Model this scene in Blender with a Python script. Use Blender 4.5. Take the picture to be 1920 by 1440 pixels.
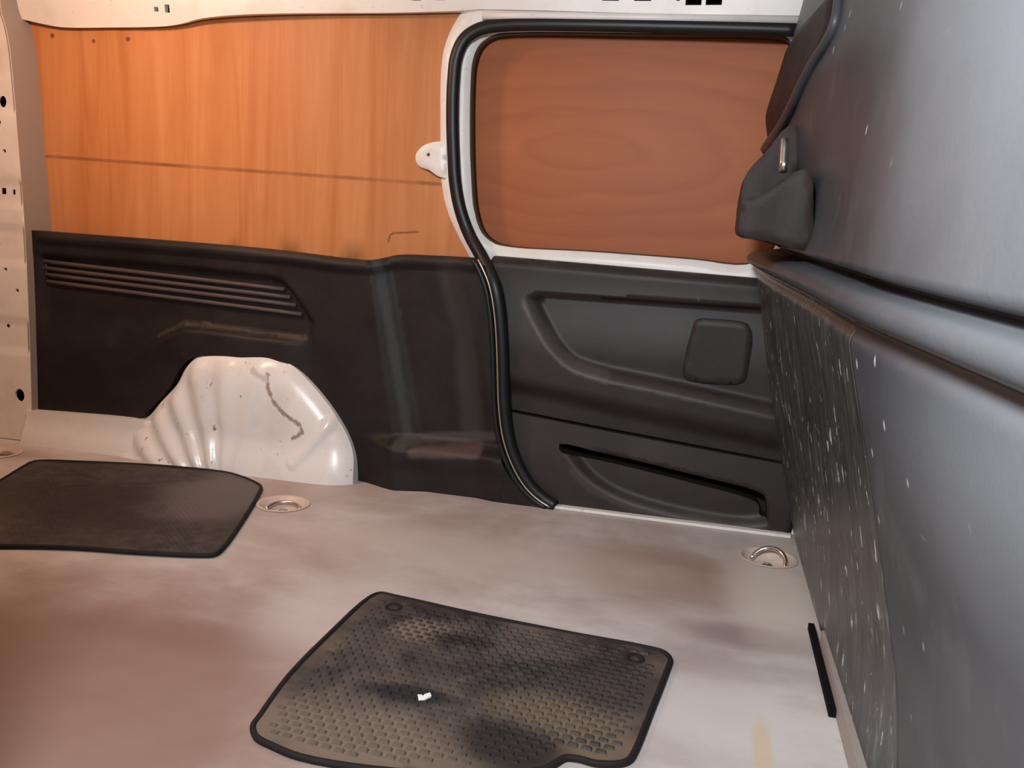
import bpy, math, random
import numpy as np
from mathutils import Vector, Matrix
from mathutils.geometry import delaunay_2d_cdt

for o in list(bpy.data.objects):
    bpy.data.objects.remove(o, do_unlink=True)
SC = bpy.context.scene
COL = SC.collection
random.seed(4)
RNG = np.random.default_rng(7)

# ------------------------------------------------------------------ camera
F = 1650.0            # focal length in pixels of a 1920 x 1440 frame
H = 0.67              # eye height above the load floor
_Y = np.array([380., -275., F]); _Y /= np.linalg.norm(_Y)
_X = np.array([7710., 749., -F]); _X -= _X.dot(_Y) * _Y; _X /= np.linalg.norm(_X)
_Z = np.cross(_X, _Y)
M = np.array([_X, _Y, _Z])          # image axes (right, down, forward) -> world
cam = bpy.data.objects.new('camera', bpy.data.cameras.new('camera'))
COL.objects.link(cam)
R, D_, Fw = M[:, 0], M[:, 1], M[:, 2]
cam.matrix_world = Matrix(((R[0], -D_[0], -Fw[0], 0), (R[1], -D_[1], -Fw[1], 0),
                           (R[2], -D_[2], -Fw[2], H), (0, 0, 0, 1)))
cam.data.sensor_width = 36.0
cam.data.lens = 36.0 * F / 1920.0
cam.data.clip_start = 0.02
SC.camera = cam

# ------------------------------------------------------------------ light and exposure
SC.view_settings.view_transform = 'Standard'
SC.view_settings.look = 'None'
SC.view_settings.gamma = 1.0
SC.view_settings.use_curve_mapping = False
SC.view_settings.exposure = 0.0
world = bpy.data.worlds.new('world'); SC.world = world
world.use_nodes = True
bg = world.node_tree.nodes['Background']
bg.inputs[0].default_value = (0.80, 0.90, 1.0, 1)
bg.inputs[1].default_value = 0.10


def area(name, loc, target, size, power, color):
    l = bpy.data.lights.new(name, 'AREA'); l.shape = 'DISK'; l.size = size
    l.energy = power; l.color = color
    o = bpy.data.objects.new(name, l); COL.objects.link(o)
    o.location = loc
    o.rotation_euler = (Vector(target) - Vector(loc)).to_track_quat('-Z', 'Y').to_euler()
    return o


# daylight standing outside the open side door, and the warm load-space lamp under the roof
area('door_daylight', (-0.28, -0.04, 1.16), (0.08, 0.95, 0.45), 0.24, 29, (0.93, 0.97, 1.0))
area('load_lamp', (-1.42, 1.42, 1.325), (-1.45, 2.05, 0.2), 0.16, 8.6, (1.0, 0.62, 0.42))


# ------------------------------------------------------------------ pixel helpers (a pixel gives a direction; the plane gives the distance)
def ray(x, y):
    return M @ np.array([x - 960., y - 720., F])


def onY(x, y, Y):
    d = ray(x, y); t = Y / d[1]
    return np.array([d[0] * t, Y, d[2] * t + H])


def onZ(x, y, Z=0.0):
    d = ray(x, y); t = (Z - H) / d[2]
    return np.array([d[0] * t, d[1] * t, Z])


def uv(pts, Y):
    return [tuple(onY(x, y, Y)[[0, 2]]) for x, y in pts]


def fl(pts, Z=0.0):
    return [tuple(onZ(x, y, Z)[:2]) for x, y in pts]


def smooth(pts, n=6, closed=False):
    """Catmull-Rom through pts; a repeated point keeps a sharp corner."""
    P = [np.array(p, float) for p in pts]; out = []
    N = len(P); rng = range(N if closed else N - 1)
    for i in rng:
        if closed:
            a, b, c, d = P[i - 1], P[i], P[(i + 1) % N], P[(i + 2) % N]
        else:
            a, b, c, d = P[max(i - 1, 0)], P[i], P[i + 1], P[min(i + 2, N - 1)]
        if np.linalg.norm(b - c) < 1e-9:
            continue
        ta = np.linalg.norm(b - a) ** .5; tb = np.linalg.norm(c - b) ** .5; tc = np.linalg.norm(d - c) ** .5
        m1 = (c - b) if ta < 1e-9 else (c - b) + tb * ((b - a) / ta - (c - a) / (ta + tb))
        m2 = (c - b) if tc < 1e-9 else (c - b) + tb * ((d - c) / tc - (d - b) / (tb + tc))
        for k in range(n):
            t = k / n
            out.append(tuple((2*t**3 - 3*t*t + 1) * b + (t**3 - 2*t*t + t) * m1 + (-2*t**3 + 3*t*t) * c + (t**3 - t*t) * m2))
    if not closed:
        out.append(tuple(P[-1]))
    return out


# ------------------------------------------------------------------ numpy geometry
def seg_dist(p, poly, closed=False):
    """distance of points p (n,2) to a polyline, and signed side (left > 0) of the nearest segment"""
    p = np.asarray(p, float)
    poly = np.asarray(poly, float)
    a = poly if closed else poly[:-1]
    b = np.roll(poly, -1, 0) if closed else poly[1:]
    best = np.full(len(p), 1e9); side = np.ones(len(p))
    for s, e in zip(a, b):
        d = e - s; L = d.dot(d)
        if L < 1e-14:
            continue
        t = np.clip(((p - s) @ d) / L, 0, 1)
        q = p - (s + t[:, None] * d)
        r = np.hypot(q[:, 0], q[:, 1])
        cr = d[0] * (p[:, 1] - s[1]) - d[1] * (p[:, 0] - s[0])
        m = r < best - 1e-9
        best[m] = r[m]; side[m] = np.sign(cr[m])
    return best, side


def inside(p, poly):
    p = np.asarray(p, float); poly = np.asarray(poly, float)
    x, y = p[:, 0], p[:, 1]; c = np.zeros(len(p), bool)
    for (x1, y1), (x2, y2) in zip(poly, np.roll(poly, -1, 0)):
        if y1 == y2:
            continue
        m = ((y1 > y) != (y2 > y)) & (x < (x2 - x1) * (y - y1) / (y2 - y1) + x1)
        c ^= m
    return c


def sstep(x, a, b):
    t = np.clip((np.asarray(x, float) - a) / (b - a), 0, 1)
    return t * t * (3 - 2 * t)


def dedupe(poly, eps=1e-5):
    out = []
    for p in poly:
        if not out or math.hypot(p[0] - out[-1][0], p[1] - out[-1][1]) > eps:
            out.append(tuple(p))
    if math.hypot(out[0][0] - out[-1][0], out[0][1] - out[-1][1]) < eps:
        out.pop()
    return out


def subdivide(poly, res):
    out = []
    for a, b in zip(poly, poly[1:] + poly[:1]):
        n = max(1, int(math.hypot(b[0] - a[0], b[1] - a[1]) / res + .5))
        for k in range(n):
            out.append((a[0] + (b[0] - a[0]) * k / n, a[1] + (b[1] - a[1]) * k / n))
    return out


def tri_region(outline, holes=(), res=None, feats=()):
    loops = [dedupe(outline)] + [dedupe(h) for h in holes]
    if res:
        loops = [subdivide(l, res) for l in loops]
    pts, edges, lids = [], [], []
    for l in loops:
        k = len(pts); n = len(l)
        pts += l; edges += [(k + i, k + (i + 1) % n) for i in range(n)]
    if res:
        o = np.array(loops[0])
        xs = np.arange(o[:, 0].min() + res / 2, o[:, 0].max(), res)
        ys = np.arange(o[:, 1].min() + res / 2, o[:, 1].max(), res)
        g = np.stack(np.meshgrid(xs, ys), -1).reshape(-1, 2)
        g = g[inside(g, o)]
        for l in loops[1:]:
            g = g[~inside(g, l)]
        for l in loops:
            d, _ = seg_dist(g, l, True); g = g[d > res * .45]
        for ft in feats:
            L = []
            for a, b in zip(ft, ft[1:]):
                n = max(1, int(math.hypot(b[0] - a[0], b[1] - a[1]) / (res * .6) + .5))
                L += [(a[0] + (b[0] - a[0]) * i / n, a[1] + (b[1] - a[1]) * i / n) for i in range(n)]
            L = np.array(L)
            L = L[inside(L, o)]; L = L[seg_dist(L, loops[0], True)[0] > res * .3]
            g = g[seg_dist(g, ft)[0] > res * .45]
            pts += [tuple(q) for q in L]
        pts += [tuple(q) for q in g]
    V, E, T, *_ = delaunay_2d_cdt([Vector(p) for p in pts], edges, [], 0, 1e-7)
    V = np.array([tuple(v) for v in V])
    T = np.array([t if len(t) == 3 else t[:3] for t in T])
    c = V[T].mean(1)
    ok = inside(c, loops[0])
    for l in loops[1:]:
        ok &= ~inside(c, l)
    T = T[ok]
    a = V[T]
    cr = (a[:, 1, 0] - a[:, 0, 0]) * (a[:, 2, 1] - a[:, 0, 1]) - (a[:, 1, 1] - a[:, 0, 1]) * (a[:, 2, 0] - a[:, 0, 0])
    T[cr < 0] = T[cr < 0][:, ::-1]
    return V, T[np.abs(cr) > 1e-12]


def offset(poly, d):
    A = np.array(poly, float); t = np.gradient(A, axis=0); t /= np.linalg.norm(t, axis=1)[:, None] + 1e-12
    return [tuple(q) for q in A + d * np.stack([-t[:, 1], t[:, 0]], -1)]


# ------------------------------------------------------------------ object helpers
def tag(o, label=None, cat=None, group=None, kind=None):
    for k, v in (('label', label), ('category', cat), ('group', group), ('kind', kind)):
        if v:
            o[k] = v
    return o


def empty(name, loc):
    o = bpy.data.objects.new(name, None); COL.objects.link(o); o.location = loc
    o.empty_display_size = .05
    return o


def wloc(o):
    v = Vector((0, 0, 0))
    while o is not None:
        v += o.location; o = o.parent
    return v


def mesh(name, V, faces, mat, parent=None, flat=(), smooth_sh=True, bevel=0):
    """one mesh object in world coordinates; origin moved to its base centre"""
    V = np.asarray(V, float)
    mn, mx = V.min(0), V.max(0)
    org = np.array([(mn[0] + mx[0]) / 2, (mn[1] + mx[1]) / 2, mn[2]])
    me = bpy.data.meshes.new(name)
    me.from_pydata((V - org).tolist(), [], [tuple(int(i) for i in f) for f in faces])
    me.materials.append(mat)
    sm = np.ones(len(me.polygons), bool) if smooth_sh else np.zeros(len(me.polygons), bool)
    if smooth_sh and len(flat):
        sm[np.asarray(flat)] = False
    me.polygons.foreach_set('use_smooth', sm)
    me.update()
    o = bpy.data.objects.new(name, me); COL.objects.link(o)
    if parent is not None:
        o.parent = parent; o.location = Vector(org) - wloc(parent)
    else:
        o.location = org
    if bevel:
        b = o.modifiers.new('bevel', 'BEVEL'); b.width = bevel; b.segments = 2; b.limit_method = 'ANGLE'
        b.angle_limit = math.radians(40)
    return o


def plate(name, outline, mat, to3, holes=(), thick=.004, res=None, func=None, parent=None, edge_round=0, feats=()):
    """solid plate over a 2-D outline. to3(u, v, w) -> world, w = height of the visible face; back lies at w = -thick"""
    V, T = tri_region(outline, holes, res, feats)
    n = len(V)
    w = np.zeros(n) if func is None else func(V)
    if edge_round:
        d, _ = seg_dist(V, dedupe(outline), True)
        t = np.clip(1 - d / edge_round, 0, 1)
        w = w - edge_round * .8 * (1 - np.sqrt(np.clip(1 - t * t, 0, 1)))
    top = to3(V[:, 0], V[:, 1], w); bot = to3(V[:, 0], V[:, 1], np.full(n, -thick))
    cnt = {}
    for t in T:
        for a, b in ((t[0], t[1]), (t[1], t[2]), (t[2], t[0])):
            cnt[(a, b)] = 1
    bnd = [e for e in cnt if (e[1], e[0]) not in cnt]
    verts = [top, bot]; faces = [tuple(t) for t in T] + [(t[2] + n, t[1] + n, t[0] + n) for t in T]
    # skirt with its own vertices
    idx = sorted({i for e in bnd for i in e}); mp = {v: k for k, v in enumerate(idx)}
    verts += [top[idx], bot[idx]]; k0 = 2 * n; k1 = k0 + len(idx)
    f0 = len(faces)
    for a, b in bnd:
        faces.append((k0 + mp[b], k0 + mp[a], k1 + mp[a], k1 + mp[b]))
    VV = np.concatenate(verts)
    # orient so that the top faces the side w grows to
    t = T[0]; nrm = np.cross(top[t[1]] - top[t[0]], top[t[2]] - top[t[0]])
    up = to3(V[:1, 0], V[:1, 1], np.array([1.]))[0] - to3(V[:1, 0], V[:1, 1], np.array([0.]))[0]
    if nrm.dot(up) < 0:
        faces = [tuple(reversed(f)) for f in faces]
    return mesh(name, VV, faces, mat, parent, flat=range(f0, len(faces)))


def wall3(Y):
    return lambda u, v, w: np.stack([u, Y - w, v], -1)


def floor3(Z):
    return lambda u, v, w: np.stack([u, v, Z + w], -1)


def tube(name, pts, rad, mat, parent=None, seg=10, flatten=1.0, caps=True):
    P = [np.array(p, float) for p in pts]; V = []; Fc = []
    n = len(P); rads = rad if hasattr(rad, '__len__') else [rad] * n
    up = np.array([0, -1., 0.05])
    for i, p in enumerate(P):
        t = P[min(i + 1, n - 1)] - P[max(i - 1, 0)]; t /= np.linalg.norm(t)
        a = np.cross(t, up); a /= max(np.linalg.norm(a), 1e-6); b = np.cross(a, t)
        for k in range(seg):
            an = 2 * math.pi * k / seg
            V.append(p + rads[i] * (math.cos(an) * a + flatten * math.sin(an) * b))
    for i in range(n - 1):
        for k in range(seg):
            k2 = (k + 1) % seg
            Fc.append((i * seg + k, i * seg + k2, (i + 1) * seg + k2, (i + 1) * seg + k))
    if caps:
        Fc.append(tuple(reversed(range(seg)))); Fc.append(tuple(range((n - 1) * seg, n * seg)))
    return mesh(name, V, Fc, mat, parent)


def box(name, c0, c1, mat, parent=None, bevel=0):
    (x0, y0, z0), (x1, y1, z1) = c0, c1
    V = [(x, y, z) for x in (x0, x1) for y in (y0, y1) for z in (z0, z1)]
    Fc = [(0, 1, 3, 2), (4, 6, 7, 5), (0, 4, 5, 1), (2, 3, 7, 6), (0, 2, 6, 4), (1, 5, 7, 3)]
    return mesh(name, V, Fc, mat, parent, smooth_sh=False, bevel=bevel)


def circle(cx, cy, r, n=24, ry=None):
    ry = ry or r
    return [(cx + r * math.cos(2 * math.pi * k / n), cy + ry * math.sin(2 * math.pi * k / n)) for k in range(n)]


def rect(cx, cy, w, h):
    return [(cx - w / 2, cy - h / 2), (cx + w / 2, cy - h / 2), (cx + w / 2, cy + h / 2), (cx - w / 2, cy + h / 2)]


def lathe(name, prof, c, mat, parent=None, seg=32):
    V = []; Fc = []
    for r, z in prof:
        for k in range(seg):
            a = 2 * math.pi * k / seg
            V.append((c[0] + r * math.cos(a), c[1] + r * math.sin(a), c[2] + z))
    for i in range(len(prof) - 1):
        for k in range(seg):
            k2 = (k + 1) % seg
            Fc.append((i * seg + k, i * seg + k2, (i + 1) * seg + k2, (i + 1) * seg + k))
    return mesh(name, V, Fc, mat, parent)


# ------------------------------------------------------------------ material helpers
class NT:
    def __init__(s, name, rough=.5, spec=.5, metal=0):
        s.m = bpy.data.materials.new(name); s.m.use_nodes = True
        s.t = s.m.node_tree; s.b = s.t.nodes['Principled BSDF']
        s.b.inputs['Roughness'].default_value = rough
        s.b.inputs['Specular IOR Level'].default_value = spec
        s.b.inputs['Metallic'].default_value = metal
        s.pos = s.t.nodes.new('ShaderNodeNewGeometry').outputs['Position']

    def n(s, typ, **kw):
        o = s.t.nodes.new(typ)
        for k, v in kw.items():
            setattr(o, k, v)
        return o

    def link(s, a, b):
        s.t.links.new(a, b)

    def mapped(s, scale=(1, 1, 1), rot=(0, 0, 0), loc=(0, 0, 0)):
        m = s.n('ShaderNodeMapping'); s.link(s.pos, m.inputs[0])
        m.inputs['Scale'].default_value = scale; m.inputs['Rotation'].default_value = rot; m.inputs['Location'].default_value = loc
        return m.outputs[0]

    def noise(s, scale, detail=4, rough=.55, vec=None, dist=0):
        o = s.n('ShaderNodeTexNoise'); s.link(vec or s.pos, o.inputs['Vector'])
        o.inputs['Scale'].default_value = scale; o.inputs['Detail'].default_value = detail
        o.inputs['Roughness'].default_value = rough; o.inputs['Distortion'].default_value = dist
        return o.outputs['Fac']

    def ramp(s, fac, stops, interp='LINEAR'):
        o = s.n('ShaderNodeValToRGB'); s.link(fac, o.inputs[0]); o.color_ramp.interpolation = interp
        e = o.color_ramp.elements
        while len(e) < len(stops):
            e.new(.5)
        for q, (p, c) in zip(e, stops):
            q.position = p; q.color = (c, c, c, 1) if not hasattr(c, '__len__') else (*c, 1)
        return o.outputs[0]

    def val(s, x):
        o = s.n('ShaderNodeValue'); o.outputs[0].default_value = x; return o.outputs[0]

    def math(s, op, a, b=None, clamp=False):
        o = s.n('ShaderNodeMath', operation=op, use_clamp=clamp)
        for i, x in enumerate((a, b)):
            if x is None:
                continue
            if isinstance(x, (int, float)):
                o.inputs[i].default_value = x
            else:
                s.link(x, o.inputs[i])
        return o.outputs[0]

    def mix(s, fac, a, b, mode='MIX'):
        o = s.n('ShaderNodeMix', data_type='RGBA', blend_type=mode)
        for i, x in ((0, fac), (6, a), (7, b)):
            if isinstance(x, (int, float)):
                o.inputs[i].default_value = x
            elif isinstance(x, tuple):
                o.inputs[i].default_value = (*x, 1)
            else:
                s.link(x, o.inputs[i])
        return o.outputs[2]

    def color(s, c):
        if isinstance(c, tuple):
            s.b.inputs['Base Color'].default_value = (*c, 1)
        else:
            s.link(c, s.b.inputs['Base Color'])

    def bump(s, h, strength=.3, dist=.002):
        o = s.n('ShaderNodeBump'); o.inputs['Strength'].default_value = strength; o.inputs['Distance'].default_value = dist
        s.link(h, o.inputs['Height']); s.link(o.outputs[0], s.b.inputs['Normal'])

    def blob(s, c, r, soft=1.0, wob=None, amt=.35):
        """soft-edged patch at world place c with radii r; wob = noise that frays its edge"""
        m = s.n('ShaderNodeMapping'); s.link(s.pos, m.inputs[0])
        m.inputs['Scale'].default_value = tuple(1 / q for q in r)
        m.inputs['Location'].default_value = tuple(-a / q for a, q in zip(c, r))
        l = s.n('ShaderNodeVectorMath', operation='LENGTH'); s.link(m.outputs[0], l.inputs[0])
        d = l.outputs['Value']
        if wob is not None:
            d = s.math('ADD', d, s.math('MULTIPLY', s.math('SUBTRACT', wob, .5), amt * 4))
        mr = s.n('ShaderNodeMapRange', interpolation_type='SMOOTHSTEP'); s.link(d, mr.inputs['Value'])
        mr.inputs['From Min'].default_value = 1 + soft * .5; mr.inputs['From Max'].default_value = max(1 - soft * .5, 0)
        return mr.outputs[0]

    def stroke(s, pts, r, wob=None, amt=.004):
        """mark along a polyline on the far wall plane (x, z)"""
        x, y, z = s.sep(); best = None
        for a, b in zip(pts, pts[1:]):
            dx, dz = b[0] - a[0], b[2] - a[2]; L = dx * dx + dz * dz
            px, pz = s.math('SUBTRACT', x, float(a[0])), s.math('SUBTRACT', z, float(a[2]))
            t = s.math('DIVIDE', s.math('ADD', s.math('MULTIPLY', px, float(dx)), s.math('MULTIPLY', pz, float(dz))), float(L), True)
            qx = s.math('SUBTRACT', px, s.math('MULTIPLY', t, float(dx))); qz = s.math('SUBTRACT', pz, s.math('MULTIPLY', t, float(dz)))
            d = s.math('SQRT', s.math('ADD', s.math('MULTIPLY', qx, qx), s.math('MULTIPLY', qz, qz)))
            best = d if best is None else s.math('MINIMUM', best, d)
        if wob is not None:
            best = s.math('ADD', best, s.math('MULTIPLY', s.math('SUBTRACT', wob, .5), amt * 4))
        mr = s.n('ShaderNodeMapRange', interpolation_type='SMOOTHSTEP'); s.link(best, mr.inputs['Value'])
        mr.inputs['From Min'].default_value = r * 1.5; mr.inputs['From Max'].default_value = r * .4
        return mr.outputs[0]

    def sep(s):
        o = s.n('ShaderNodeSeparateXYZ'); s.link(s.pos, o.inputs[0]); return o.outputs


def mat_white(name='painted_steel', col=(.84, .80, .76), dirt=.35, rough=.38):
    k = NT(name, rough, .5)
    a = k.noise(9, 6, .6); b = k.noise(60, 3, .6)
    c = k.mix(k.ramp(a, [(.52, 0.), (.78, dirt)]), col, (.42, .33, .27))
    c = k.mix(k.ramp(b, [(.66, 0.), (.74, dirt * .8)]), c, (.25, .2, .17))
    k.color(c); k.bump(k.noise(14, 3), .12, .004)
    return k.m


def mat_black(name, col=(.016, .0135, .0135), dust=.14, rough=.5, spec=.35, lit_marks=()):
    k = NT(name, rough, spec)
    a = k.noise(5, 6, .65); b = k.noise(70, 4, .6, k.mapped((1, 1, .35)))
    c = k.mix(k.ramp(a, [(.4, 0.), (.75, dust)]), col, (.125, .098, .088))
    c = k.mix(k.ramp(b, [(.70, 0.), (.76, dust)]), c, (.30, .27, .25))
    wob = k.noise(16, 4, .6) if lit_marks else None
    for pts, Y, r, colr, amt in lit_marks:            # light caught by creases and ledges, painted as pale strokes
        c = k.mix(k.math('MULTIPLY', k.stroke([onY(*p, Y) for p in pts], r, wob, r * .25), amt), c, colr)
    k.color(c)
    k.bump(k.noise(420, 2), .25, .0006)
    return k.m


STEEL = mat_white()
STEEL_ARCH = mat_white('arch_steel', (.80, .78, .76), .30, .30)
STEEL_GREY_SHADE = mat_white('grey_shade_steel', (.34, .30, .27), .3, .55)  # grey steel; on inner strip and pillar return, white steel with shade painted in
RETURN_SHADE = NT('return_shade', .8, .2); RETURN_SHADE.color((.085, .058, .038)); RETURN_SHADE = RETURN_SHADE.m  # shade inside the window recess, painted brown
CUP = mat_white('cup_paint', (.62, .50, .43), .4, .45)
PLASTIC = mat_black('trim_plastic')
PLASTIC_DOOR = mat_black('door_plastic', (.0215, .0155, .0147), .14, .5, lit_marks=[
    ([(990, 572), (1012, 610), (1040, 655), (1075, 686), (1135, 706)], 2.06, .014, (.085, .075, .072), .75),
    ([(1135, 706), (1230, 727), (1440, 772)], 2.06, .012, (.06, .05, .048), .6),
    ([(1075, 885), (1110, 915), (1170, 945), (1260, 968), (1430, 995)], 2.05, .012, (.06, .05, .046), .6)])
PLASTIC_SIDE = mat_black('side_plastic', (.012, .0090, .0088), .14, .55, .28, lit_marks=[
    ([(300, 628), (345, 606), (400, 610), (480, 621), (575, 634)], 2.06, .008, (.055, .040, .032), .6),
    ([(745, 832), (800, 826), (915, 826)], 2.03, .012, (.09, .075, .07), .6), ([(775, 848), (890, 850)], 2.03, .014, (.11, .072, .062), .75),
    ([(705, 480), (765, 830)], 2.06, .012, (.06, .06, .06), .5), ([(905, 515), (922, 600), (925, 760)], 2.05, .010, (.06, .055, .052), .4),
    ([(840, 510), (870, 620), (880, 800)], 2.06, .030, (.05, .047, .044), .5)])
RIBMAT = mat_black('rib_plastic', (.085, .062, .057), .10, .5)
RUBBER = mat_black('seal_rubber', (.008, .008, .009), .04, .42, .4)
k = NT('zinc_metal', .35, .5, 1.0); k.color((.62, .55, .48)); ZINC = k.m
GAP = NT('dark_gap', .9, .1); GAP.color((.006, .006, .006)); GAP = GAP.m


def mat_ply(name, vertical, light, dark):
    k = NT(name, .52, .35)
    if vertical:
        v = k.mapped((9, 1, .55)); v2 = k.mapped((70, 1, 1.6))
        g = k.noise(1.6, 5, .6, v, 1.2); f = k.noise(2.0, 4, .6, v2)
    else:
        v = k.mapped((.55, 1, 5)); v2 = k.mapped((2, 1, 85))
        # cathedral grain: rings round a long lens
        m = k.mapped((1 / .62, 0, 1 / .17), loc=(.36 / .62, 0, -.86 / .17))
        l = k.n('ShaderNodeVectorMath', operation='LENGTH'); k.link(m, l.inputs[0])
        w = k.math('ADD', k.math('MULTIPLY', l.outputs['Value'], 3.0), k.math('MULTIPLY', k.noise(1.1, 3, .5, k.mapped((1.5, 1, 4))), 3.2))
        fr = k.math('FRACT', w)
        g = k.mix(.45, k.noise(1.3, 5, .6, v, .8), k.ramp(fr, [(0, .34), (.18, .62), (.75, .5), (1, .34)]))
        f = k.noise(2.0, 4, .6, v2)
    c = k.mix(k.ramp(g, [(.33, 0.), (.66, 1.)]), dark, light)
    c = k.mix(k.ramp(f, [(.35, .0), (.7, .22)]), c, dark)
    if vertical:
        # scribed line across the sheet, three old screw holes and a small angular pencil mark
        x, y, z = k.sep()
        p0 = onY(75, 292, 2.11); p1 = onY(820, 345, 2.11)
        sl = (p1[2] - p0[2]) / (p1[0] - p0[0])
        ln = k.math('ABSOLUTE', k.math('SUBTRACT', z, k.math('ADD', k.math('MULTIPLY', x, sl), p0[2] - sl * p0[0])))
        msk = k.ramp(k.math('MULTIPLY', ln, 100), [(.22, 1.), (.62, 0.)])
        msk = k.math('MULTIPLY', msk, k.ramp(k.noise(12, 3), [(.3, .35), (.7, .8)]))
        c = k.mix(msk, c, tuple(.40 * q for q in dark))
        for px, py, r in ((95, 66, .006), (172, 76, .005), (236, 72, .006)):
            q = onY(px, py, 2.11)
            c = k.mix(k.math('MULTIPLY', k.blob(q, (r, .05, r), .8), .85), c, (.10, .035, .015))
        c = k.mix(k.math('MULTIPLY', k.stroke([onY(*p, 2.118) for p in ((728, 453), (731, 441), (738, 437), (785, 435))], .0024, k.noise(60, 2), .0012), .75), c, (.16, .05, .02))
        # oil and damp stains that darken the veneer in irregular patches
        st = k.noise(2.4, 5, .6)
        c = k.mix(k.ramp(st, [(.55, 0.), (.75, .35)]), c, tuple(.72 * q for q in dark))
    k.color(c); k.bump(f, .10, .0008)
    return k.m


PLY = mat_ply('side_plywood', True, (.60, .258, .098), (.48, .170, .052))
PLY_DOOR = mat_ply('door_plywood', False, (.44, .128, .035), (.32, .078, .020))

# floor covering: pale grey, scuffed, with brown dirt plus painted patches of light and shade
k = NT('floor_vinyl', .55, .35)
n1 = k.noise(1.7, 6, .6, dist=.6); n2 = k.noise(7, 6, .65, k.mapped((1, 1.8, 1), (0, 0, .35))); n3 = k.noise(45, 4, .6)
c = k.mix(k.ramp(n2, [(.3, 0.), (.7, 1.)]), (.46, .405, .385), (.62, .58, .56))
c = k.mix(k.ramp(n1, [(.44, 0.), (.68, .75)]), c, (.36, .265, .225))
wob = k.noise(3.2, 5, .6)
for (px, py, rx, ry, col, amt) in ((110, 1300, .46, .36, (.24, .125, .088), .85), (340, 1190, .20, .05, (.24, .14, .11), .45),  # brown stain, also carries the near wall's shade
                                   (1230, 1075, .20, .13, (.31, .205, .16), .75), (1400, 1195, .12, .05, (.27, .20, .19), .75),
                                   (1300, 1290, .08, .15, (.32, .25, .235), .5),
                                   (1455, 1110, .085, .22, (.70, .65, .58), .7), (1360, 1340, .14, .10, (.74, .71, .70), .6),  # bright wedge of light beside the bulkhead, painted in
                                   (1430, 1410, .012, .07, (.62, .47, .25), .6), (20, 850, .13, .05, (.30, .2, .16), .6),
                                   (850, 1030, .4, .10, (.60, .54, .51), .5), (640, 1150, .12, .16, (.66, .61, .60), .5)):
    q = onZ(px, py)
    c = k.mix(k.math('MULTIPLY', k.blob(q, (rx, ry, 1), 1.1, wob), amt), c, col)
c = k.mix(k.ramp(n3, [(.62, 0.), (.72, .12)]), c, (.25, .19, .16))
k.color(c); k.bump(n3, .10, .001)
FLOOR = k.m


def mat_rubber_mat(name, dust_amt, spots=()):
    k = NT(name, .62, .35)
    a = k.noise(6, 6, .65); b = k.noise(38, 4, .6)
    c = k.mix(k.ramp(b, [(.35, 0.), (.68, .6)]), (.026, .021, .021), (.085, .070, .066))
    d = k.ramp(a, [(.42, 0.), (.66, dust_amt)])
    c = k.mix(d, c, (.165, .128, .10))
    wb = k.noise(9, 4, .6)
    for q, r, col, amt in spots:
        c = k.mix(k.math('MULTIPLY', k.blob(q, r, .9, wb, .25), amt), c, col)
    k.color(c); k.bump(k.noise(260, 3), .3, .0008)
    return k.m


TAN = (.205, .155, .118)
DARK = (.020, .016, .016)
MAT_NEAR = mat_rubber_mat('dusty_mat_rubber', .75, [
    (onZ(640, 1390), (.17, .07, 1), TAN, .85), (onZ(1030, 1345), (.085, .05, 1), (.19, .135, .085), .8), (onZ(1100, 1410), (.08, .05, 1), (.18, .13, .085), .75),
    (onZ(790, 1190), (.05, .04, 1), (.27, .21, .15), .6), (onZ(870, 1210), (.055, .022, 1), DARK, .9),
    (onZ(770, 1310), (.07, .022, 1), (.016, .016, .020), .92), (onZ(960, 1410), (.07, .05, 1), DARK, .9),
    (onZ(1140, 1290), (.07, .08, 1), (.045, .036, .036), .6)])
MAT_FAR = mat_rubber_mat('worn_mat_rubber', .10, [
    (onZ(200, 950), (.28, .14, 1), DARK, .7), (onZ(420, 935), (.14, .18, 1), (.135, .115, .11), .7)])
STUD_NEAR = mat_rubber_mat('tread_rubber', .45, [
    (onZ(640, 1390), (.17, .07, 1), (.155, .118, .09), .8), (onZ(1030, 1345), (.085, .05, 1), (.12, .09, .06), .7),
    (onZ(870, 1210), (.055, .022, 1), DARK, .9), (onZ(770, 1310), (.07, .022, 1), (.016, .016, .020), .92), (onZ(960, 1410), (.07, .05, 1), DARK, .9),
    (onZ(1140, 1290), (.09, .10, 1), (.022, .018, .018), .7)])
MAT_RIM = mat_black('mat_rim_rubber', (.016, .013, .013), .06, .75, .2)

# bulkhead plastic: dull grey-black, scratched, with door light painted on as haze
k = NT('bulkhead_plastic', .45, .5)
a = k.noise(3.2, 6, .6); b = k.noise(11, 6, .65, k.mapped((1, 1, .6)))
c = k.mix(k.ramp(a, [(.3, 0.), (.7, 1.)]), (.034, .038, .046), (.062, .067, .077))
c = k.mix(k.ramp(b, [(.55, 0.), (.8, .5)]), c, (.15, .15, .15))
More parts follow.
